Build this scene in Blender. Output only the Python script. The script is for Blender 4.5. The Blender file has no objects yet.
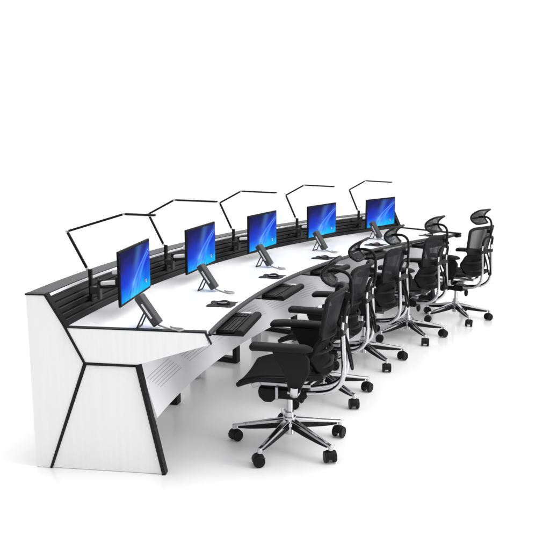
import bpy, bmesh, math, random
from math import sin, cos, radians, pi, hypot, atan2
from mathutils import Vector, Matrix
random.seed(4)
scene = bpy.context.scene
COL = scene.collection

# ------------------------------------------------------------------ layout
CX, CY = 6.1538, 2.5807            # centre of the arc the console follows
A0, A1 = 171.98, 131.4             # near and far end of the console, degrees
STN = [169.131, 161.093, 153.055, 145.017, 136.978]   # five workplaces

def P(r, a, z=0.0):
    return Vector((CX + r*cos(radians(a)), CY + r*sin(radians(a)), z))

# ------------------------------------------------------------------ materials
def new_mat(name):
    m = bpy.data.materials.new(name); m.use_nodes = True
    nt = m.node_tree
    return m, nt, nt.nodes['Principled BSDF']

def mat(name, col, rough=.5, metal=0., spec=.5, bump=0., bscale=200., var=0., coat=0.):
    m, nt, b = new_mat(name)
    b.inputs['Base Color'].default_value = (*col, 1)
    b.inputs['Roughness'].default_value = rough
    b.inputs['Metallic'].default_value = metal
    b.inputs['Specular IOR Level'].default_value = spec
    b.inputs['Coat Weight'].default_value = coat
    tc = nt.nodes.new('ShaderNodeTexCoord')
    if bump:
        n = nt.nodes.new('ShaderNodeTexNoise'); n.inputs['Scale'].default_value = bscale
        n.inputs['Detail'].default_value = 3
        nt.links.new(tc.outputs['Object'], n.inputs['Vector'])
        bp = nt.nodes.new('ShaderNodeBump'); bp.inputs['Strength'].default_value = bump
        bp.inputs['Distance'].default_value = .002
        nt.links.new(n.outputs['Fac'], bp.inputs['Height'])
        nt.links.new(bp.outputs['Normal'], b.inputs['Normal'])
    if var:
        n = nt.nodes.new('ShaderNodeTexNoise'); n.inputs['Scale'].default_value = 6
        n.inputs['Detail'].default_value = 5
        nt.links.new(tc.outputs['Object'], n.inputs['Vector'])
        r = nt.nodes.new('ShaderNodeMapRange')
        r.inputs['To Min'].default_value = rough - var; r.inputs['To Max'].default_value = rough + var
        nt.links.new(n.outputs['Fac'], r.inputs['Value'])
        nt.links.new(r.outputs['Result'], b.inputs['Roughness'])
    return m

M = {}
M['floor']   = mat('polished_white_floor', (.89, .89, .893), .2, spec=.35)
M['top']     = mat('white_desktop_laminate', (.86, .86, .875), .25, spec=.4)
M['white']   = mat('white_panel', (.84, .84, .845), .42, spec=.35, bump=.05, bscale=60)
M['apron']   = mat('light_grey_steel', (.76, .76, .77), .45, spec=.3, bump=.05, bscale=80)
def add_grain(m, lo, hi):
    nt = m.node_tree; b = nt.nodes['Principled BSDF']; tc = nt.nodes.new('ShaderNodeTexCoord'); mp = nt.nodes.new('ShaderNodeMapping')
    mp.inputs['Scale'].default_value = (60, 60, 2.5); nt.links.new(tc.outputs['Object'], mp.inputs['Vector'])
    n = nt.nodes.new('ShaderNodeTexNoise'); n.inputs['Scale'].default_value = 1; n.inputs['Detail'].default_value = 4
    nt.links.new(mp.outputs[0], n.inputs['Vector']); r = nt.nodes.new('ShaderNodeMapRange'); nt.links.new(n.outputs['Fac'], r.inputs['Value'])
    r.inputs['From Min'].default_value = .3; r.inputs['From Max'].default_value = .7; r.inputs['To Min'].default_value = lo; r.inputs['To Max'].default_value = hi
    c = nt.nodes.new('ShaderNodeCombineColor')
    for k in range(3): nt.links.new(r.outputs['Result'], c.inputs[k])
    nt.links.new(c.outputs[0], b.inputs['Base Color'])
add_grain(M['white'], .835, .865)
M['slot']    = mat('slot_grey', (.50, .50, .52), .6)
M['trim']    = mat('black_trim', (.009, .009, .0095), .45, spec=.15)
M['edge']    = mat('grey_edge_profile', (.034, .034, .036), .4, spec=.25)
M['edgeblk'] = mat('black_edge_lip', (.012, .012, .012), .4, spec=.2)
M['shelf']   = mat('anthracite_shelf', (.030, .031, .034), .45, spec=.25)
M['slat']    = mat('anthracite_slat_rail', (.009, .009, .010), .42, spec=.2)
M['blk']     = mat('black_plastic', (.007, .007, .0075), .5, spec=.15, bump=.15, bscale=400)
M['fabric']  = mat('black_fabric', (.0065, .0065, .007), .8, spec=.12, bump=.6, bscale=700)
M['pad']     = mat('soft_black_armpad', (.008, .008, .0085), .6, spec=.14, bump=.3, bscale=500)
M['chrome']  = mat('polished_aluminium', (.52, .52, .53), .14, metal=1.)
M['alu']     = mat('satin_aluminium', (.36, .36, .37), .3, metal=1., bump=.05)
M['sleeve']  = mat('white_arm_cover', (.80, .80, .81), .4)
M['phone']   = mat('dark_grey_phone_plastic', (.030, .030, .032), .38, spec=.35)
M['phonel']  = mat('grey_phone_grip', (.12, .12, .125), .35)
M['post']    = mat('grey_post', (.42, .42, .44), .45)
M['bezel']   = mat('glossy_black_bezel', (.006, .006, .0065), .5, spec=.06)
M['key']     = mat('black_keycap', (.010, .010, .011), .5, spec=.2)
M['silver']  = mat('silver_plastic', (.62, .62, .63), .3, metal=.6)
M['cord']    = mat('grey_cord', (.33, .33, .33), .45)
M['led']     = mat('frosted_diffuser', (.75, .75, .73), .5)

def mesh_fabric():
    m, nt, b = new_mat('open_mesh_weave')
    b.inputs['Base Color'].default_value = (.014, .014, .016, 1)
    b.inputs['Roughness'].default_value = .6; b.inputs['Specular IOR Level'].default_value = .2
    tc = nt.nodes.new('ShaderNodeTexCoord')
    sep = nt.nodes.new('ShaderNodeSeparateXYZ'); nt.links.new(tc.outputs['Object'], sep.inputs[0])
    def wv(out, k):
        a = nt.nodes.new('ShaderNodeMath'); a.operation = 'MULTIPLY'; a.inputs[1].default_value = k
        nt.links.new(out, a.inputs[0])
        s = nt.nodes.new('ShaderNodeMath'); s.operation = 'SINE'; nt.links.new(a.outputs[0], s.inputs[0])
        g = nt.nodes.new('ShaderNodeMath'); g.operation = 'GREATER_THAN'; g.inputs[1].default_value = -.3
        nt.links.new(s.outputs[0], g.inputs[0]); return g.outputs[0]
    h = nt.nodes.new('ShaderNodeMath'); h.operation = 'MULTIPLY'
    nt.links.new(wv(sep.outputs['Y'], 3600), h.inputs[0]); nt.links.new(wv(sep.outputs['Z'], 3600), h.inputs[1])
    # h = 1 in the holes (about a quarter of the weave)
    tr = nt.nodes.new('ShaderNodeBsdfTransparent')
    mx = nt.nodes.new('ShaderNodeMixShader')
    nt.links.new(h.outputs[0], mx.inputs[0]); nt.links.new(b.outputs[0], mx.inputs[1]); nt.links.new(tr.outputs[0], mx.inputs[2])
    nt.links.new(mx.outputs[0], nt.nodes['Material Output'].inputs['Surface'])
    return m
M['mesh'] = mesh_fabric()

def screen_mat():
    m, nt, b = new_mat('lit_blue_screen')
    N = nt.nodes.new; Lk = nt.links.new
    tc = N('ShaderNodeTexCoord'); sep = N('ShaderNodeSeparateXYZ'); Lk(tc.outputs['Generated'], sep.inputs[0])
    def val(x):
        return x
    def mth(op, a, b_=None, c=None):
        n = N('ShaderNodeMath'); n.operation = op
        for k, q in enumerate((a, b_, c)):
            if q is None: continue
            if isinstance(q, (int, float)): n.inputs[k].default_value = q
            else: Lk(q, n.inputs[k])
        return n.outputs[0]
    u, v = sep.outputs['Y'], sep.outputs['Z']      # u: left to right as seen, v: up
    u = mth('SUBTRACT', 1, u)
    # warp a little so that the streaks bend and the glow is uneven
    nz = N('ShaderNodeTexNoise'); nz.inputs['Scale'].default_value = 2.2; nz.inputs['Detail'].default_value = 2
    Lk(tc.outputs['Generated'], nz.inputs['Vector'])
    nf = nz.outputs['Fac']
    base = N('ShaderNodeValToRGB')
    cr = base.color_ramp
    cr.elements[0].position = 0; cr.elements[0].color = (.0, .50, 1.0, 1)
    cr.elements[1].position = 1; cr.elements[1].color = (.004, .006, .08, 1)
    for p, c in ((.2, (.0, .17, .88, 1)), (.42, (.003, .045, .70, 1)), (.62, (.006, .028, .50, 1)), (.82, (.010, .014, .20, 1))):
        e = cr.elements.new(p); e.color = c
    vv = mth('ADD', v, mth('MULTIPLY', mth('SUBTRACT', nf, .5), .55))
    vv = mth('ADD', vv, mth('MULTIPLY_ADD', u, -.30, .13))
    Lk(vv, base.inputs[0])
    tot = None
    # streaks: u = a + b v + c v^2, width w, strength s
    for a, bb, c, w, s in ((.30, .15, .75, .020, .55), (.36, .42, .45, .040, .22), (.52, .12, .55, .014, .38),
                           (.44, .05, .12, .09, .20), (.10, .9, .1, .03, .12), (.62, -.1, .5, .05, .12), (.2,.05,.5,.10,.05)):
        q = mth('ADD', mth('MULTIPLY', mth('MULTIPLY', v, v), c), mth('MULTIPLY_ADD', v, bb, a))
        d = mth('DIVIDE', mth('SUBTRACT', u, q), w)
        g = mth('POWER', 2.718, mth('MULTIPLY', mth('MULTIPLY', d, d), -1))
        g = mth('MULTIPLY', g, s)
        tot = g if tot is None else mth('ADD', tot, g)
    # a small bright flare low left of the middle
    d2 = mth('ADD', mth('POWER', mth('SUBTRACT', u, .40), 2), mth('POWER', mth('SUBTRACT', v, .28), 2))
    tot = mth('ADD', tot, mth('MULTIPLY', mth('POWER', 2.718, mth('MULTIPLY', d2, -90)), .35))
    tot = mth('MULTIPLY', tot, .72)
    mx = N('ShaderNodeMix'); mx.data_type = 'RGBA'
    mx.blend_type = 'ADD'
    mx.inputs['Factor'].default_value = 1
    st = N('ShaderNodeMix'); st.data_type = 'RGBA'
    Lk(tot, st.inputs['Factor']); st.inputs['A'].default_value = (0, 0, 0, 1); st.inputs['B'].default_value = (.22, .62, 1.0, 1)
    Lk(base.outputs[0], mx.inputs['A']); Lk(st.outputs['Result'], mx.inputs['B'])
    b.inputs['Base Color'].default_value = (.01, .01, .012, 1)
    b.inputs['Roughness'].default_value = .6
    b.inputs['Specular IOR Level'].default_value = .0
    Lk(mx.outputs['Result'], b.inputs['Emission Color']); b.inputs['Emission Strength'].default_value = 1.0
    return m
M['screen'] = screen_mat()
def glow(name, col):
    m, nt, b = new_mat(name); b.inputs['Base Color'].default_value = (.01, .01, .01, 1)
    b.inputs['Emission Color'].default_value = (*col, 1); b.inputs['Emission Strength'].default_value = .8; return m
M['logo'] = [glow('emblem_orange', (.9, .25, .02)), glow('emblem_green', (.3, .7, .05)),
             glow('emblem_blue', (.05, .4, .9)), glow('emblem_yellow', (.95, .7, .05))]

# ------------------------------------------------------------------ mesh helpers
def link(name, bm, mt, parent=None, smooth=30, bevel=0., seg=2, kind=None, label=None):
    me = bpy.data.meshes.new(name)
    bmesh.ops.recalc_face_normals(bm, faces=bm.faces)
    bm.to_mesh(me); bm.free()
    for q in (mt if isinstance(mt, (list, tuple)) else [mt]): me.materials.append(q)
    o = bpy.data.objects.new(name, me); COL.objects.link(o)
    if parent: o.parent = parent
    if kind: o['kind'] = kind
    if label: o['label'] = label
    if bevel:
        b = o.modifiers.new('bevel', 'BEVEL'); b.width = bevel; b.segments = seg
        b.limit_method = 'ANGLE'; b.angle_limit = radians(35); b.harden_normals = False
    for f in me.polygons: f.use_smooth = True
    try:
        me.set_sharp_from_angle(angle=radians(smooth))
    except Exception:
        pass
    return o

def thing(name, label, cat, loc=(0, 0, 0), rz=0., group=None):
    o = bpy.data.objects.new(name, None); COL.objects.link(o)
    o.location = loc; o.rotation_euler = (0, 0, rz); o.empty_display_size = .1
    o['label'] = label; o['category'] = cat
    if group: o['group'] = group
    return o

def copy_tree(o, parent=None):
    c = o.copy(); COL.objects.link(c); c.parent = parent
    for ch in list(o.children): copy_tree(ch, c)
    return c

def box(bm, c, s, rot=None, mi=0):
    g = bmesh.ops.create_cube(bm, size=1)
    mtx = Matrix.Translation(Vector(c)) @ (rot.to_4x4() if rot else Matrix.Identity(4)) @ Matrix.Diagonal((*s, 1))
    bmesh.ops.transform(bm, matrix=mtx, verts=g['verts'])
    for v in g['verts']:
        for f in v.link_faces: f.material_index = mi
    return g['verts']

def rY(a): return Matrix.Rotation(radians(a), 3, 'Y')
def rX(a): return Matrix.Rotation(radians(a), 3, 'X')
def rZ(a): return Matrix.Rotation(radians(a), 3, 'Z')

def cone(bm, a, b, r1, r2=None, n=20, mi=0):
    a, b = Vector(a), Vector(b); d = b - a
    if r2 is None: r2 = r1
    g = bmesh.ops.create_cone(bm, cap_ends=True, segments=n, radius1=r1, radius2=r2, depth=d.length)
    mtx = Matrix.Translation((a+b)/2) @ d.to_track_quat('Z', 'Y').to_matrix().to_4x4()
    bmesh.ops.transform(bm, matrix=mtx, verts=g['verts'])
    for v in g['verts']:
        for f in v.link_faces: f.material_index = mi

def spline(pts, n=8):
    pts = [Vector(p) for p in pts]; out = []
    for i in range(len(pts)-1):
        p0 = pts[max(i-1, 0)]; p1 = pts[i]; p2 = pts[i+1]; p3 = pts[min(i+2, len(pts)-1)]
        for k in range(n):
            t = k/n
            out.append(.5*((2*p1)+(-p0+p2)*t+(2*p0-5*p1+4*p2-p3)*t*t+(-p0+3*p1-3*p2+p3)*t**3))
    out.append(pts[-1]); return out

def tube(bm, pts, r, n=10, closed=False, flat=None, up=(0, 1, 0)):
    """tube along a polyline; flat=(a,b) makes an oval section, a along `up`"""
    pts = [Vector(p) for p in pts]; rings = []
    N = len(pts)
    for i, p in enumerate(pts):
        if closed: d = pts[(i+1) % N] - pts[i-1]
        else: d = pts[min(i+1, N-1)] - pts[max(i-1, 0)]
        d.normalize(); u = Vector(up); u = (u - d*u.dot(d))
        if u.length < .05: u = Vector((1, 0, .3)); u = u - d*u.dot(d)
        u.normalize(); w = d.cross(u)
        rr = r[i] if isinstance(r, (list, tuple)) else r
        a, b = (flat if flat else (rr, rr))
        rings.append([bm.verts.new(p + u*a*cos(2*pi*k/n) + w*b*sin(2*pi*k/n)) for k in range(n)])
    m = N if closed else N-1
    for i in range(m):
        A, B = rings[i], rings[(i+1) % N]
        for k in range(n): bm.faces.new((A[k], A[(k+1) % n], B[(k+1) % n], B[k]))
    if not closed:
        bm.faces.new(rings[0]); bm.faces.new(rings[-1][::-1])

def sheet(bm, fn, nu, nv, th, keep=None):
    """thick surface: fn(u,v)->(point, normal), u,v in 0..1"""
    F = [[None]*(nv+1) for _ in range(nu+1)]; B = [[None]*(nv+1) for _ in range(nu+1)]
    for i in range(nu+1):
        for j in range(nv+1):
            u, v = i/nu, j/nv; p = Vector(fn(u, v)); e = 1e-3
            du = Vector(fn(min(u+e, 1), v)) - Vector(fn(max(u-e, 0), v))
            dv = Vector(fn(u, min(v+e, 1))) - Vector(fn(u, max(v-e, 0)))
            n = du.cross(dv).normalized()
            F[i][j] = bm.verts.new(p + n*th/2); B[i][j] = bm.verts.new(p - n*th/2)
    for i in range(nu):
        for j in range(nv):
            bm.faces.new((F[i][j], F[i+1][j], F[i+1][j+1], F[i][j+1]))
            bm.faces.new((B[i][j], B[i][j+1], B[i+1][j+1], B[i+1][j]))
    for i in range(nu):
        bm.faces.new((F[i][0], B[i][0], B[i+1][0], F[i+1][0])); bm.faces.new((F[i][nv], F[i+1][nv], B[i+1][nv], B[i][nv]))
    for j in range(nv):
        bm.faces.new((F[0][j], F[0][j+1], B[0][j+1], B[0][j])); bm.faces.new((F[nu][j], B[nu][j], B[nu][j+1], F[nu][j+1]))

def sweep(bm, prof, a0, a1, n=96, mi=0):
    """closed (r,z) profile swept along the arc"""
    n = max(2, int(n)); rings = []
    for i in range(n+1):
        a = a0 + (a1-a0)*i/n
        rings.append([bm.verts.new(P(r, a, z)) for r, z in prof])
    k = len(prof); fs = []
    for i in range(n):
        for j in range(k):
            fs.append(bm.faces.new((rings[i][j], rings[i][(j+1) % k], rings[i+1][(j+1) % k], rings[i+1][j])))
    fs.append(bm.faces.new(rings[0][::-1])); fs.append(bm.faces.new(rings[-1]))
    for f in fs: f.material_index = mi

def radial_plate(bm, poly, a, t0, t1, mi=0):
    """(r,z) polygon in the radial plane at angle a, from tangential offset t0 to t1 (metres towards the far end)"""
    tn = Vector((sin(radians(a)), -cos(radians(a)), 0))
    A = [bm.verts.new(P(r, a, z) + tn*t0) for r, z in poly]; B = [bm.verts.new(P(r, a, z) + tn*t1) for r, z in poly]
    k = len(poly)
    fs = [bm.faces.new(A), bm.faces.new(B[::-1])]
    for j in range(k): fs.append(bm.faces.new((A[j], B[j], B[(j+1) % k], A[(j+1) % k])))
    for f in fs: f.material_index = mi

def strip_line(p, q, w):
    """thin quad polygon from p to q in (r,z), width w centred"""
    d = Vector((q[0]-p[0], q[1]-p[1])); d.normalize(); n = Vector((-d.y, d.x))*w/2
    return [(p[0]+n.x, p[1]+n.y), (q[0]+n.x, q[1]+n.y), (q[0]-n.x, q[1]-n.y), (p[0]-n.x, p[1]-n.y)]

# ------------------------------------------------------------------ floor
bm = bmesh.new()
bmesh.ops.create_circle(bm, cap_ends=True, radius=140, segments=96, matrix=Matrix.Translation((0, 20, 0)))
link('floor', bm, M['floor'], kind='structure')

# ------------------------------------------------------------------ console
con = thing('control_console', 'long curved white control room desk with black outlined end panel and slatted rear upstand', 'control console', P(6.9, 151.7))
bpy.context.view_layer.update()
inv = Matrix.Translation(con.location).inverted()
def cpart(name, bm, mt, **k):
    bmesh.ops.transform(bm, matrix=inv, verts=bm.verts)
    return link(name, bm, mt, con, **k)

IN0, IN1 = A0 - .22, A1 + .22      # between the end panels
bm = bmesh.new(); sweep(bm, [(6.545, .748), (6.545, .732), (7.275, .732), (7.275, .748)], IN0, IN1)
cpart('desktop', bm, M['top'], bevel=.002)
bm = bmesh.new(); sweep(bm, [(6.5445, .7485), (6.5445, .7315), (6.56, .7315), (6.56, .730), (6.537, .730), (6.533, .734)], IN0, IN1)
eo = cpart('edge_profile', bm, M['edge'], bevel=.002)
bm = bmesh.new(); sweep(bm, [(6.5325, .7335), (6.5365, .7297), (6.56, .7297), (6.56, .722), (6.534, .722), (6.529, .727)], IN0, IN1)
cpart('edge_lip', bm, M['edgeblk'], bevel=.0015)
# slotted modesty panel
bm = bmesh.new()
apr = [(6.905, .73), (6.899, .575), (6.8144, .290), (6.833, .283), (6.917, .57), (6.923, .73)]
sweep(bm, apr, IN0, IN1)
def apoint(z): return 6.806 + (z-.262)*(6.899-6.806)/(.575-.262)
aw = (A0-A1)/10
for b in range(10):
    for k in range(6):
        z = .485 - k*.0175
        a_s = A0 - b*aw - .45 - k*.22
        a_e = a_s - aw + 1.1
        if a_e < IN1+.3: a_e = IN1+.3
        r = apoint(z) ; h = .0014
        sweep(bm, [(r-.0012, z+h), (r-.0012-.0009, z-h), (r+.002, z-h), (r+.003, z+h)], a_s, a_e, 8, mi=1)
cpart('modesty_panel', bm, [M['apron'], M['slot']])
# rear wall of the console body
bm = bmesh.new(); sweep(bm, [(7.444, .30), (7.458, .30), (7.458, .905), (7.444, .905)], IN0, IN1)
cpart('rear_panel', bm, M['white'])
# slat wall: sloping dark rails with grooves
bm = bmesh.new()
b0, b1 = (7.268, .750), (7.352, .892)
dr, dz = b1[0]-b0[0], b1[1]-b0[1]; L = hypot(dr, dz); nx, nz = dz/L, -dr/L     # normal pointing away from operator
def sp(s, o): return (b0[0]+dr*s+nx*o, b0[1]+dz*s+nz*o)
sweep(bm, [sp(0, .012), sp(1.0, .012), sp(1.0, .02), sp(0, .02)], IN0, IN1)
for k in range(5):
    s0 = .03 + k*.196; s1 = s0 + .148
    sweep(bm, [sp(s0, 0), sp(s0, .0135), sp(s1, .0135), sp(s1, .003), sp(s1-.03, 0)], IN0, IN1)
cpart('slat_wall', bm, M['slat'])
bm = bmesh.new(); sweep(bm, [(7.262, .7485), (7.2755, .7485), (7.283, .762), (7.270, .763)], IN0, IN1)
cpart('lower_rail', bm, M['slat'], bevel=.001)
bm = bmesh.new(); sweep(bm, [(7.350, .897), (7.351, .909), (7.357, .909), (7.356, .897)], IN0, IN1)
cpart('light_strip', bm, M['sleeve'])
bm = bmesh.new(); sweep(bm, [(7.358, .9135), (7.362, .900), (7.462, .906), (7.462, .9145)], IN0, IN1)
cpart('top_shelf', bm, M['shelf'], bevel=.001)

# near end panel: white faces outlined in black
T0, T1 = -.006, .026
bm = bmesh.new(); radial_plate(bm, [(7.459, 0.002), (7.385, 0.002), (7.175, .562), (7.270, .770), (7.363, .908), (7.459, .908)], A0, T0, T1)
cpart('end_panel', bm, M['white'], bevel=.001)
bm = bmesh.new(); radial_plate(bm, [(7.372, 0.002), (6.785, 0.002), (6.895, .560), (7.163, .558)], A0, T0+.004, T1)
cpart('leg_panel', bm, M['white'], bevel=.001)
bm = bmesh.new(); radial_plate(bm, [(7.258, .748), (7.167, .575), (6.901, .572), (6.534, .688), (6.556, .744)], A0, T0-.002, T1)
cpart('desk_end_panel', bm, M['white'], bevel=.001)
bm = bmesh.new()
radial_plate(bm, strip_line((7.461, .912), (7.357, .912), .008), A0, T0-.004, T1)
radial_plate(bm, strip_line((7.359, .916), (7.262, .752), .013), A0, T0-.005, T1+.002)
radial_plate(bm, strip_line((7.266, .759), (7.169, .570), .012), A0, T0-.007, T1-.001)
radial_plate(bm, strip_line((7.170, .572), (7.379, .002), .011), A0, T0-.0045, T1-.002)
radial_plate(bm, strip_line((7.172, .567), (6.893, .567), .012), A0, T0-.0055, T1-.003)
radial_plate(bm, strip_line((6.8985, .570), (6.778, .002), .019), A0, T0-.0075, T1+.004)
radial_plate(bm, strip_line((7.255, .7495), (6.553, .7495), .005), A0, T0-.004, T1-.001)
radial_plate(bm, strip_line((6.552, .750), (6.524, .690), .006), A0, T0-.005, T0+.010)
cpart('black_trim', bm, M['trim'])
# far end
bm = bmesh.new(); radial_plate(bm, [(7.459, 0.002), (6.785, 0.002), (6.9, .60), (6.57, .715), (6.556, .741), (7.262, .741), (7.36, .908), (7.459, .908)], A1, -.02, .012)
cpart('far_end_panel', bm, M['trim'], bevel=.001)
bm = bmesh.new()
radial_plate(bm, [(7.27, .742), (6.505, .738), (6.495, .748), (6.505, .760), (7.27, .757)], A1, -.012, .026)
radial_plate(bm, [(6.50, .7375), (6.503, .715), (6.53, .71), (6.60, .7375)], A1, -.022, .028)
radial_plate(bm, strip_line((7.461, .912), (7.357, .912), .010), A1, -.024, .014)
radial_plate(bm, strip_line((7.359, .916), (7.262, .752), .014), A1, -.025, .016)
radial_plate(bm, strip_line((6.900, .60), (6.778, .002), .03), A1, -.03, .016)
cpart('far_end_trim', bm, M['trim'], bevel=.002)
# supports below
for a in (163.7, 155.8, 147.9, 140.0):
    bm = bmesh.new()
    radial_plate(bm, [(7.052, .004), (7.395, .004), (7.395, .30), (7.355, .30), (7.355, .044), (7.087, .044), (7.087, .42), (7.052, .42)], a, -.03, .03)
    cpart('support_frame', bm, M['trim'], bevel=.002)
for a in (159.4, 151.5, 143.8, 135.9):
    bm = bmesh.new(); radial_plate(bm, [(7.15, .004), (7.21, .004), (7.21, .6), (7.15, .6)], a, -.03, .03)
    cpart('riser_post', bm, M['post'], bevel=.003)

def outward(a): return radians(a)       # rotation that points local +X away from the operators
ORD = ['nearest', 'second nearest', 'middle', 'second farthest', 'farthest']
SIDE = ['leftmost of five, nearest the white end panel', 'second from left of five',
        'middle of the five', 'fourth from left of five', 'rightmost of five, near the far end']

# ------------------------------------------------------------------ desk lamps (local x = away from operator, y = towards near end)
def make_lamp(tip, label):
    t = thing('task_lamp', label, 'lamp', group='folding black task lamps along the upstand')
    O = 7.30
    bm = bmesh.new(); box(bm, (.0, 0, .855), (.018, .022, .232)); box(bm, (.006, 0, .79), (.024, .032, .07))
    link('post', bm, M['blk'], t, bevel=.002)
    J = Vector((.016, 0, .972)); E = Vector((.118, .01, 1.176)); Tp = Vector((tip-O, -.02, 1.273)); En = Vector((6.924-O, -.035, 1.268))
    def arm(nm, a, b, w, h):
        bm = bmesh.new(); d = (b-a); a2 = a + d*.03; b2 = b - d*.03
        q = d.to_track_quat('X', 'Z').to_matrix()
        box(bm, (a2+b2)/2, ((b2-a2).length, w, h), q)
        return link(nm, bm, M['blk'], t, bevel=.0015)
    arm('lower_arm', J, E, .013, .013); arm('upper_arm', E, Tp, .013, .012)
    hd = arm('light_bar', Tp, En, .022, .010)
    bm = bmesh.new(); q = (En-Tp).to_track_quat('X', 'Z').to_matrix()
    box(bm, (Tp+En)/2 + Vector((0, 0, -.0058)), ((En-Tp).length*.86, .014, .003), q); link('diffuser', bm, M['led'], hd)
    for p in (J, E, Tp):
        bm = bmesh.new(); cone(bm, p+Vector((0, -.009, 0)), p+Vector((0, .009, 0)), .0065, n=16)
        link('hinge', bm, M['chrome'], t)
    t['_x'] = 0; del t['_x']
    return t
def place(t, r, a, off=0., z=0.):
    tn = Vector((sin(radians(a)), -cos(radians(a)), 0))
    t.location = P(r, a, z) + tn*off; t.rotation_euler = (0, 0, radians(a))
lampA = make_lamp(7.10, 'black folding lamp on the slatted upstand, ' + SIDE[0])
place(lampA, 7.30, STN[0], .05)
lampB = make_lamp(7.238, 'black folding lamp on the slatted upstand, ' + SIDE[1])
place(lampB, 7.30, STN[1], .05)
for i in (2, 3, 4):
    c = copy_tree(lampB); c['label'] = 'black folding lamp on the slatted upstand, ' + SIDE[i]; place(c, 7.30, STN[i], .05)

# ------------------------------------------------------------------ monitors and their arms
MT = Matrix.Translation((7.052-7.30, -.06, .962)) @ Matrix.Rotation(radians(4.4), 4, 'Z')   # panel on its arm
def make_monitor():
    t = thing('monitor', '', 'monitor', group='blue screened monitors above the desk')
    # origin at the bracket on the slat wall; the panel faces -X
    W, Hh = .552, .288
    def panel(nm, mt, parent=t, **k):
        bmesh.ops.transform(bm, matrix=MT, verts=bm.verts); return link(nm, bm, mt, parent, **k)
    bm = bmesh.new(); box(bm, (.008, 0, 0), (.014, W, Hh)); hs = panel('housing', M['bezel'], bevel=.003)
    bm = bmesh.new(); box(bm, (.021, 0, -.01), (.018, .30, .17)); panel('back_cover', M['blk'], bevel=.008, seg=3)
    bm = bmesh.new(); box(bm, (-.0002, 0, .001), (.003, W-.028, Hh-.028)); s = panel('screen', M['screen'])
    bm = bmesh.new()
    for k, (dy, dz_) in enumerate(((.006, .006), (-.006, .006), (.006, -.006), (-.006, -.006))):
        box(bm, (-.0022, -.175+dy, -.085+dz_), (.0012, .009, .009), mi=k)
    panel('screen_emblem', M['logo'], s)
    return t
def make_arm(t):
    # local x outward, origin at r = 7.30
    bm = bmesh.new(); box(bm, (-.058, 0, .852), (.018, .032, .082)); box(bm, (-.030, 0, .86), (.045, .026, .04))
    link('bracket', bm, M['phone'], t, bevel=.003)
    bm = bmesh.new(); cone(bm, (-.062, 0, .885), (-.062, 0, .918), .013); link('pivot', bm, M['blk'], t, bevel=.002)
    bm = bmesh.new()
    a, b = Vector((-.070, -.004, .898)), Vector((-.172, .030, .914)); d = b-a
    box(bm, (a+b)/2, (d.length, .028, .023), d.to_track_quat('X', 'Z').to_matrix())
    link('arm_cover', bm, M['sleeve'], t, bevel=.007, seg=3)
    bm = bmesh.new(); tube(bm, spline([(-.05, -.004, .878), (-.12, .018, .884), (-.185, .038, .895)]), .009, up=(0, 0, 1))
    tube(bm, spline([(-.185, .038, .893), (-.178, -.01, .93), (-.165, -.07, .958), (-.185, -.062, .965)]), .010, up=(0, 0, 1))
    link('arm', bm, M['blk'], t)
    bm = bmesh.new(); cone(bm, (-.182, .036, .90), (-.182, .036, .945), .015); link('joint', bm, M['blk'], t, bevel=.002)
    bm = bmesh.new(); box(bm, (-.115, -.080, .950), (.028, .018, .026), rZ(20)); cone(bm, (-.125, -.085, .948), (-.19, -.07, .958), .009)
    link('cable_cover', bm, M['sleeve'], t, bevel=.004)
    bm = bmesh.new(); box(bm, (-.203, -.04, .96), (.012, .10, .10)); link('mount_plate', bm, M['blk'], t, bevel=.002)
mon0 = make_monitor(); make_arm(mon0)
for i in range(5):
    m = mon0 if i == 0 else copy_tree(mon0)
    place(m, 7.30, STN[i], .03)
    m['label'] = 'black monitor with blue swirl screen, ' + SIDE[i]

# ------------------------------------------------------------------ phones
def make_phone():
    t = thing('desk_phone', '', 'phone', group='slim desk phones on wire props')
    # local x outward (0 = r 6.80), origin at desk height
    ang = 90 - math.degrees(atan2(.150, .105))
    d = Vector((.105, 0, .150)).normalized(); L = .172
    rot = Matrix((d.cross(Vector((0, 1, 0))).normalized(), Vector((0, 1, 0)), d)).transposed()
    # rot: local X = normal to the slab, Z along the slab
    nrm = rot @ Vector((1, 0, 0))
    c = Vector((.024, 0, .018)) + d*L/2
    bm = bmesh.new(); box(bm, c, (.039, .062, L), rot); link('body', bm, M['phone'], t, bevel=.007, seg=3)
    bm = bmesh.new(); box(bm, c + nrm*.0205*(-1), (.008, .040, L*.93), rot); link('handset', bm, M['phonel'], t, bevel=.003)
    bm = bmesh.new(); box(bm, c + Vector((0, .0312, 0)) , (.010, .003, L*.5), rot); link('side_grip', bm, M['silver'], t, bevel=.0012)
    bm = bmesh.new()
    top = Vector((.022, 0, .014)) + d*L*.55 + Vector((.008, 0, -.006))
    for y in (-.028, .028): cone(bm, top+Vector((0, y, 0)), Vector((.125, y*1.2, .003)), .0042, n=8)
    cone(bm, (.125, -.036, .004), (.125, .036, .004), .0042, n=8)
    link('wire_prop', bm, M['phone'], t)
    bm = bmesh.new()
    tube(bm, spline([(.03, -.01, .012), (-.01, .0, .004), (-.06, .035, .004), (-.10, .055, .005), (-.115, .035, .006), (-.095, .012, .006), (-.055, .002, .005), (-.03, -.02, .005)], 8), .0045, up=(0, 0, 1))
    link('cord', bm, M['cord'], t)
    return t
ph0 = make_phone()
for i in range(5):
    c = ph0 if i == 0 else copy_tree(ph0)
    place(c, 6.772, STN[i], -.285, .7485); c['label'] = 'slim grey phone on a wire prop below the ' + ORD[i] + ' monitor'

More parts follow.
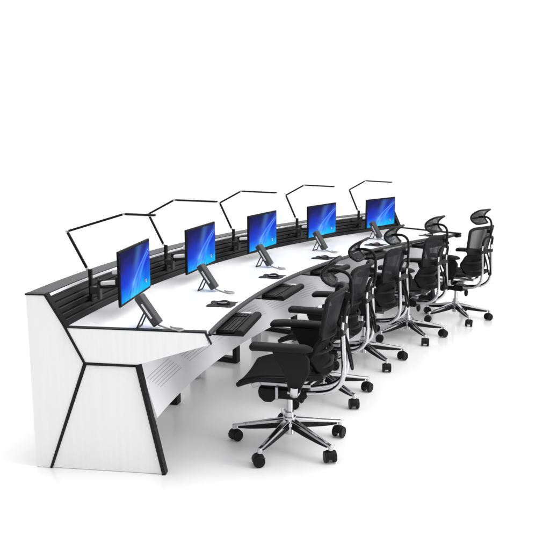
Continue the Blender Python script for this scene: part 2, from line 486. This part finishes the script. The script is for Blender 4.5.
# ------------------------------------------------------------------ mouse pads and mice
def make_pad():
    bm = bmesh.new()
    def f(u, v):
        x = -.072 + .144*u; y = .072 - .144*v
        x += .004*sin(v*9+1); y += .004*sin(u*8)
        z = .0025 + .008*max(0, (u-.75))**1*sin(v*5+.5)**2*2
        return (x, y, z)
    sheet(bm, f, 14, 14, .003)
    return bm
pm = None
mouse = None
for i in range(5):
    a = STN[i]; tn = .305
    if pm is None:
        pm = link('mouse_pad', make_pad(), M['blk']); o = pm
    else:
        o = pm.copy(); COL.objects.link(o)
    o['category'] = 'mouse pad'; o['group'] = 'black mouse pads on the desk'
    o['label'] = 'square black mouse pad to the right of the ' + ORD[i] + ' keyboard tray'
    place(o, 6.626, a, tn, .7485)
    if mouse is None:
        mouse = thing('computer_mouse', '', 'mouse', group='mice on the black pads')
        bm = bmesh.new(); bmesh.ops.create_uvsphere(bm, u_segments=20, v_segments=12, radius=1)
        for v in bm.verts:
            v.co = Vector((v.co.x*.040, v.co.y*.024*(1-.15*v.co.x), max(0, v.co.z)*.020*(1-.25*v.co.x)))
        link('shell', bm, M['blk'], mouse)
        bm = bmesh.new()
        tube(bm, [(.030*cos(k*pi/10), .0255*sin(k*pi/10)*1, .008) for k in range(11)], .0022, n=6, up=(0, 0, 1)); link('side_trim', bm, M['silver'], mouse)
        bm = bmesh.new(); cone(bm, (.018, -.002, .0155), (.018, .002, .0155), .004, n=12); link('scroll_wheel', bm, M['silver'], mouse)
        q = mouse
    else:
        q = copy_tree(mouse)
    place(q, 6.622, a, tn, .7535); q['label'] = 'black mouse on the ' + ORD[i] + ' mouse pad'
    q.rotation_euler.z += radians(8 + 5*i)

# ------------------------------------------------------------------ keyboard trays and keyboards
def make_tray():
    t = thing('keyboard_tray', '', 'keyboard tray', group='keyboard trays below the desk edge')
    bm = bmesh.new(); box(bm, (.105, 0, .670), (.25, .440, .008)); link('shelf', bm, M['blk'], t, bevel=.001)
    bm = bmesh.new()
    pts = [(-.018, .666), (-.024, .676), (-.020, .692), (-.008, .698), (.012, .698), (.024, .690), (.026, .666)]
    A = [bm.verts.new((x, -.221, z)) for x, z in pts]; B = [bm.verts.new((x, .221, z)) for x, z in pts]
    bm.faces.new(A); bm.faces.new(B[::-1])
    for k in range(len(pts)): bm.faces.new((A[k], B[k], B[(k+1) % len(pts)], A[(k+1) % len(pts)]))
    link('palm_rest', bm, M['pad'], t, bevel=.003)
    for y in (-.21, .21):
        bm = bmesh.new(); box(bm, (.175, y, .690), (.10, .018, .032)); link('slide_rail', bm, M['alu'], t)
    return t
def make_kb():
    t = thing('keyboard', '', 'keyboard', group='black keyboards on the trays')
    bm = bmesh.new(); box(bm, (.0, 0.005, .007), (.135, .40, .010)); link('base', bm, M['blk'], t, bevel=.002)
    bm = bmesh.new(); np_ = bmesh.new()
    for r in range(6):
        x = .054 - r*.0205; cols = 18
        for c in range(cols):
            y = .19 - c*.0215
            if r == 5 and 4 < c < 10:
                continue
            if c in (14,) : continue
            box(np_ if c > 14 else bm, (x, y, .0145), (.0165, .0175, .006))
    link('keys', bm, M['key'], t, bevel=.001, seg=1); link('number_pad', np_, M['key'], t, bevel=.001, seg=1)
    bm = bmesh.new(); box(bm, (.054-5*.0205, .19-7*.0215, .0145), (.0165, .104, .006)); link('space_bar', bm, M['key'], t, bevel=.001, seg=1)
    bm = bmesh.new(); box(bm, (.0, -.2105, .011), (.135, .026, .016)); link('silver_end', bm, M['silver'], t, bevel=.003)
    return t
tr0 = make_tray(); kb0 = make_kb()
for i in range(5):
    c = tr0 if i == 0 else copy_tree(tr0); place(c, 6.427, STN[i], .10, .014)
    c['label'] = 'black tray with padded front lip under the desk edge, facing the ' + ORD[i] + ' chair'
    c = kb0 if i == 0 else copy_tree(kb0); place(c, 6.527, STN[i], .10, .6885)
    c['label'] = 'black keyboard on the tray in front of the ' + ORD[i] + ' chair'

# ------------------------------------------------------------------ chair (local +X forward, +Y its left = near side)
def make_chair():
    t = thing('office_chair', '', 'office chair', group='black mesh office chairs along the desk')
    R = .315
    # star base
    bm = bmesh.new(); cone(bm, (0, 0, .072), (0, 0, .20), .030, .026, 28); cone(bm, (0, 0, .118), (0, 0, .172), .040, .036, 28)
    hub = link('base_hub', bm, M['chrome'], t, bevel=.003)
    for k in range(5):
        a = 2*pi*k/5; ca, sa = cos(a), sin(a)
        bm = bmesh.new()
        def leg_sec(d, w, zt, h):
            return [(-w/2, zt-h*.35), (-w/2*.7, zt), (w/2*.7, zt), (w/2, zt-h*.35)]
        rings = []
        for d, w, zt, h in ((.025, .040, .162, .05), (.12, .034, .142, .042), (.22, .028, .119, .034), (.300, .024, .102, .028), (.322, .020, .099, .024)):
            sec = [(-w/2, zt-h*.45), (-w/2, zt-h*.12), (-w*.3, zt), (w*.3, zt), (w/2, zt-h*.12), (w/2, zt-h*.45)]
            rings.append([bm.verts.new((d*ca - y*sa, d*sa + y*ca, z)) for y, z in sec])
        for i in range(4):
            for j in range(6): bm.faces.new((rings[i][j], rings[i][(j+1) % 6], rings[i+1][(j+1) % 6], rings[i+1][j]))
        bm.faces.new(rings[0]); bm.faces.new(rings[-1][::-1])
        cone(bm, (R*ca, R*sa, .070), (R*ca, R*sa, .096), .0125, n=16)
        lg = link('base_leg', bm, M['chrome'], t, bevel=.0015)
        bm = bmesh.new(); rings = []
        for d, w, zt, h in ((.03, .032, .162, .056), (.12, .028, .142, .050), (.22, .022, .119, .038), (.292, .018, .104, .026)):
            sec = [(-w/2, zt-h*1.0), (-w/2, zt-h*.3), (w/2, zt-h*.3), (w/2, zt-h*1.0)]
            rings.append([bm.verts.new((d*ca - y*sa, d*sa + y*ca, z)) for y, z in sec])
        for i in range(3):
            for j in range(4): bm.faces.new((rings[i][j], rings[i][(j+1) % 4], rings[i+1][(j+1) % 4], rings[i+1][j]))
        bm.faces.new(rings[0]); bm.faces.new(rings[-1][::-1])
        link('leg_insert', bm, M['blk'], lg, bevel=.001)
        # caster: hood and twin wheels, each swivelled a little differently
        sw = a + (0.9, 2.3, -.5, .6, 2.0)[k]
        ct = thing('x', '', '', (R*ca, R*sa, 0))  # temporary frame
        bpy.data.objects.remove(ct)
        rz = Matrix.Rotation(sw, 4, 'Z'); tr = Matrix.Translation((R*ca, R*sa, 0))
        bm = bmesh.new()
        # hood: half disc between and above the wheels
        hp = [(.034*cos(q*pi/10), .034+.034*sin(q*pi/10)) for q in range(-1, 11)]
        A = [bm.verts.new((x-.008, -.019, z)) for x, z in hp]; B = [bm.verts.new((x-.008, .019, z)) for x, z in hp]
        bm.faces.new(A); bm.faces.new(B[::-1])
        for q in range(len(hp)): bm.faces.new((A[q], B[q], B[(q+1) % len(hp)], A[(q+1) % len(hp)]))
        cone(bm, (0, 0, .060), (0, 0, .076), .011, n=14)
        bmesh.ops.transform(bm, matrix=tr @ rz, verts=bm.verts)
        cs = link('caster', bm, M['blk'], t, bevel=.003)
        for y in (-.0225, .0225):
            bm = bmesh.new(); cone(bm, (-.008, y-.009, .0325), (-.008, y+.009, .0325), .0315, n=28)
            bmesh.ops.transform(bm, matrix=tr @ rz, verts=bm.verts)
            link('wheel', bm, M['blk'], cs, bevel=.004, seg=3)
    bm = bmesh.new(); cone(bm, (0, 0, .19), (0, 0, .285), .0165, n=24); cone(bm, (0, 0, .27), (0, 0, .29), .023, n=24)
    link('gas_column', bm, M['chrome'], t)
    # mechanism
    bm = bmesh.new(); pts = [(.165, .318), (.160, .290), (.130, .262), (.090, .262), (.065, .285), (-.085, .283), (-.105, .30), (-.11, .335), (.16, .345)]
    A = [bm.verts.new((x, -.062, z)) for x, z in pts]; B = [bm.verts.new((x, .062, z)) for x, z in pts]
    bm.faces.new(A); bm.faces.new(B[::-1])
    for k in range(len(pts)): bm.faces.new((A[k], B[k], B[(k+1) % len(pts)], A[(k+1) % len(pts)]))
    link('mechanism', bm, M['blk'], t, bevel=.008, seg=3)
    bm = bmesh.new()
    for y in (-.085, .085):
        box(bm, (.03, y, .378), (.32, .018, .020)); box(bm, (.165, y, .372), (.05, .03, .028), rY(20))
    box(bm, (-.05, 0, .372), (.05, .40, .016)); box(bm, (.05, .105, .335), (.015, .02, .07))
    link('seat_rail', bm, M['alu'], t, bevel=.003)
    bm = bmesh.new(); cone(bm, (-.03, .0, .30), (-.045, -.10, .262), .005, n=10)
    bmesh.ops.create_uvsphere(bm, u_segments=16, v_segments=10, radius=.5, matrix=Matrix.Translation((-.047, -.105, .245)) @ Matrix.Diagonal((.036, .045, .07, 1)))
    link('lever', bm, M['blk'], t)
    # seat
    def seat_fn(u, v):
        x = -.205 + .435*u; y = (v-.5)*.45*(1 - .10*(1-u)**2 - .03*max(0, u-.8))
        s = abs(v-.5)*2
        z = .442 + .018*s**2.5 + .012*(1-u)**2 - .008*sin(u*pi)
        if u > .6: z -= .045*((u-.6)/.4)**2
        return (x, y, z)
    bm = bmesh.new(); sheet(bm, seat_fn, 26, 20, .026); st = link('seat', bm, M['fabric'], t, bevel=.008, seg=3, smooth=60)
    bm = bmesh.new()
    per = [(u/14, 0) for u in range(14)] + [(1, v/10) for v in range(10)] + [(1-u/14, 1) for u in range(14)] + [(0, 1-v/10) for v in range(10)]
    tube(bm, [Vector(seat_fn(*q)) + Vector((0, 0, -.007)) for q in per], .0135, n=10, closed=True, up=(0, 0, 1))
    link('seat_frame', bm, M['blk'], st)
    # armrests
    for s in (-1, 1):
        bm = bmesh.new()
        pp = [Vector((x, s*(.262 + dy), .625)) for x, dy in ((-.165, -.01), (-.12, -.005), (-.03, 0), (.06, .0), (.125, -.008), (.16, -.018))]
        pth = spline(pp, 5); n = len(pth)
        rings = []
        for i, p in enumerate(pth):
            k = i/(n-1); w = .046*min(1, (.35 + 3.2*k), (.45+(1-k)*5))*(1 - .12*(1-k)); h = .019*min(1, .4+3.5*k, .45+(1-k)*6)
            rings.append([bm.verts.new(p + Vector((0, w*math.copysign(abs(cos(q))**.7, cos(q)), h*math.copysign(abs(sin(q))**.7, sin(q)) + .006*sin(k*pi)))) for q in [2*pi*j/16 for j in range(16)]])
        for i in range(n-1):
            for j in range(16): bm.faces.new((rings[i][j], rings[i][(j+1) % 16], rings[i+1][(j+1) % 16], rings[i+1][j]))
        bm.faces.new(rings[0]); bm.faces.new(rings[-1][::-1])
        bmp = bm
        # bracket: broad blade from under the seat up to the pad, plus link to the back
        bm = bmesh.new()
        ap = [(-.045, .392), (-.035, .44), (-.015, .50), (.03, .575), (.045, .612), (-.12, .612), (-.150, .575), (-.150, .50), (-.120, .44), (-.10, .392)]
        A = [bm.verts.new((x, s*(.250-.012), z)) for x, z in ap]; B = [bm.verts.new((x, s*(.250+.012), z)) for x, z in ap]
        bm.faces.new(A); bm.faces.new(B[::-1])
        for k in range(len(ap)): bm.faces.new((A[k], B[k], B[(k+1) % len(ap)], A[(k+1) % len(ap)]))
        ar = link('armrest', bm, M['blk'], t, bevel=.008, seg=3)
        link('arm_pad', bmp, M['pad'], ar, smooth=60)
        bm = bmesh.new(); tube(bm, spline([(-.07, s*.12, .385), (-.07, s*.19, .368), (-.07, s*.240, .372), (-.072, s*.262, .392), (-.075, s*.268, .425)]), .014, flat=(.020, .011), up=(1, 0, 0))
        link('arm_clamp', bm, M['chrome'], ar)
    # lumbar support
    def lum(u, v):
        y = (u-.5)*.35*(1-.25*abs(2*v-1)**3); z = .452 + .205*v
        return (-.235 + 1.5*y*y + .050*sin(v*pi)+.006*sin(v*16), y, z)
    bm = bmesh.new(); sheet(bm, lum, 18, 22, .022); link('lumbar_support', bm, M['fabric'], t, bevel=.005)
    bm = bmesh.new()
    for z in (.49, .575): tube(bm, spline([(-.150, -.160, z), (-.190, -.11, z), (-.226, 0, z), (-.190, .11, z), (-.150, .160, z)]), .010, up=(0, 0, 1))
    link('lumbar_frame', bm, M['blk'], t)
    # backrest
    def back(u, v):
        y = (u-.5)*(.34 + .06*v); z = .664 + .225*v + .010*(1-(2*u-1)**2)*v
        x = -.240 - .058*v + 1.6*y*y
        return (x, y, z)
    bm = bmesh.new(); sheet(bm, back, 24, 20, .003); bk = link('backrest', bm, M['mesh'], t)
    bm = bmesh.new()
    c = .12
    def rr(u, v):      # rounded corners
        return back(u, v)
    per = [(c+(1-2*c)*k/10, 0) for k in range(11)] + [(1-c*(1-sin(q*pi/12)), c*(1-cos(q*pi/12))) for q in range(1, 6)] + \
          [(1, c+(1-2*c)*k/10) for k in range(11)] + [(1-c*(1-cos(q*pi/12)), 1-c*(1-sin(q*pi/12))) for q in range(1, 6)] + \
          [(1-c-(1-2*c)*k/10, 1) for k in range(11)] + [(c*(1-sin(q*pi/12)), 1-c*(1-cos(q*pi/12))) for q in range(1, 6)] + \
          [(0, 1-c-(1-2*c)*k/10) for k in range(11)] + [(c*(1-cos(q*pi/12)), c*(1-sin(q*pi/12))) for q in range(1, 6)]
    tube(bm, [back(*q) for q in per], .0135, n=10, closed=True, up=(1, 0, 0))
    tube(bm, [back(k/12, .06) for k in range(13)], .02, n=10, flat=(.026, .010), up=(0, 0, 1))
    link('back_frame', bm, M['blk'], bk)
    # trim the mesh sheet's square corners
    me = bk.data; b2 = bmesh.new(); b2.from_mesh(me)
    dl = []
    for v in b2.verts:
        vv = (v.co.z - .664)/.235; uu = v.co.y/(.34+.06*vv) + .5
        for cu in (0, 1):
            for cv in (0, 1):
                du = abs(uu-cu); dv = abs(vv-cv)
                if du < c and dv < c and hypot(c-du, c-dv) > c*1.06: dl.append(v)
    bmesh.ops.delete(b2, geom=list(set(dl)), context='VERTS'); b2.to_mesh(me); b2.free()
    # spine tubes: chrome J from the mechanism, black arch on top
    for s in (-1, 1):
        bm = bmesh.new()
        tube(bm, spline([(-.06, s*.045, .322), (-.15, s*.055, .330), (-.235, s*.066, .352), (-.290, s*.074, .405), (-.304, s*.078, .48), (-.300, s*.078, .57), (-.294, s*.078, .665)], 6), .0125, n=14, flat=(.0115, .0135))
        link('back_tube', bm, M['chrome'], t)
        bm = bmesh.new(); cone(bm, (-.290, s*.078, .68), (-.296, s*.078, .765), .0095); link('tube_end', bm, M['chrome'], t)
    bm = bmesh.new(); box(bm, (-.285, 0, .678), (.034, .215, .034), rY(8)); link('back_bridge', bm, M['blk'], t, bevel=.008, seg=3)
    bm = bmesh.new()
    tube(bm, spline([(-.296, -.078, .735), (-.302, -.078, .775), (-.310, -.060, .806), (-.316, 0, .814), (-.310, .060, .806), (-.302, .078, .775), (-.296, .078, .735)], 6), .0105, n=10)
    link('back_arch', bm, M['blk'], t)
    bm = bmesh.new()
    tube(bm, spline([(-.285, -.03, .66), (-.315, -.028, .58), (-.335, -.020, .49), (-.342, .0, .465), (-.338, .024, .48), (-.315, .030, .58), (-.285, .030, .66)], 6), .007, n=8)
    link('cable_loop', bm, M['blk'], t)
    # headrest
    def head(u, v):
        q = (2*v-1); e = abs(2*u-1); y = (u-.5)*.244*(1-.16*abs(q)**3)
        z = .990 + .062*q*(1-.10*e**3) + .004*q*e
        x = -.200 - .052*q*q - .010*q + .9*y*y
        return (x, y, z)
    bm = bmesh.new(); sheet(bm, head, 20, 14, .004); hd = link('headrest', bm, M['mesh'], t)
    bm = bmesh.new()
    per = [(k/10, 0) for k in range(10)] + [(1, k/8) for k in range(8)] + [(1-k/10, 1) for k in range(10)] + [(0, 1-k/8) for k in range(8)]
    tube(bm, [head(*q) for q in per], .008, n=8, closed=True, up=(1, 0, 0))
    tube(bm, [head(k/10, .42) for k in range(11)], .008, n=8, up=(0, 0, 1))
    link('headrest_frame', bm, M['blk'], hd)
    bm = bmesh.new()
    tube(bm, spline([(-.195, 0, .985), (-.245, 0, .990), (-.290, 0, .984), (-.320, 0, .955), (-.328, 0, .90), (-.326, 0, .80)], 6), .009, n=10)
    box(bm, (-.313, 0, .862), (.036, .032, .030))
    link('headrest_stem', bm, M['blk'], t)
    return t
ch0 = make_chair()
CA = [167.75, 159.75, 151.75, 143.75, 135.6]
CL = ['black mesh office chair nearest the camera, standing in front of all the others',
      'black mesh office chair directly behind the nearest one, second of the row',
      'middle black mesh office chair of the row of five along the desk',
      'black mesh office chair just left of the farthest one, fourth of the row',
      'rightmost black mesh office chair, last of the row beside the far desk end']
for i in range(5):
    c = ch0 if i == 0 else copy_tree(ch0)
    c.location = P(6.215, CA[i]); c.rotation_euler = (0, 0, radians(CA[i])); c['label'] = CL[i]

# ------------------------------------------------------------------ studio light
w = bpy.data.worlds.new('World'); scene.world = w; w.use_nodes = True
nt = w.node_tree; bg = nt.nodes['Background']
tc = nt.nodes.new('ShaderNodeTexCoord'); sep = nt.nodes.new('ShaderNodeSeparateXYZ'); nt.links.new(tc.outputs['Generated'], sep.inputs[0])
rp = nt.nodes.new('ShaderNodeValToRGB'); nt.links.new(sep.outputs['Y'], rp.inputs[0])
mr = nt.nodes.new('ShaderNodeMapRange'); mr.inputs['From Min'].default_value = -1; mr.inputs['From Max'].default_value = 1
nt.links.new(sep.outputs['Y'], mr.inputs['Value']); nt.links.new(mr.outputs['Result'], rp.inputs[0])
e = rp.color_ramp.elements; e[0].position = .25; e[0].color = (.60, .60, .61, 1); e[1].position = .62; e[1].color = (1, 1, 1, 1)
nt.links.new(rp.outputs[0], bg.inputs['Color']); bg.inputs['Strength'].default_value = 1.3

def area(name, loc, target, size, power):
    l = bpy.data.lights.new(name, 'AREA'); l.shape = 'RECTANGLE'; l.size, l.size_y = size; l.energy = power
    o = bpy.data.objects.new(name, l); COL.objects.link(o); o.location = loc
    o.rotation_euler = (Vector(target)-Vector(loc)).to_track_quat('-Z', 'Y').to_euler(); return o
area('added_overhead_light', (1.5, 4.5, 5.0), (.6, 6, 0), (4.5, 6), 190)  # added overhead area light for soft shadows, not a visible lamp
area('added_side_fill', (6.2, 1.6, 2.4), (.3, 5.6, .3), (2.5, 3), 190)  # unseen fill light added to brighten the modesty panel

# ------------------------------------------------------------------ camera
cam = bpy.data.cameras.new('camera'); co = bpy.data.objects.new('camera', cam); COL.objects.link(co)
cam.sensor_width = 36; cam.lens = 746.5556/550*36; cam.shift_y = 13.42/550
cam.clip_end = 500
co.location = (0, 0, 1.645); co.rotation_euler = (radians(90-11.0227), 0, 0)
scene.camera = co
scene.render.resolution_x = scene.render.resolution_y = 1024
vs = scene.view_settings; vs.view_transform = 'Standard'; vs.look = 'None'; vs.gamma = 1; vs.exposure = 0
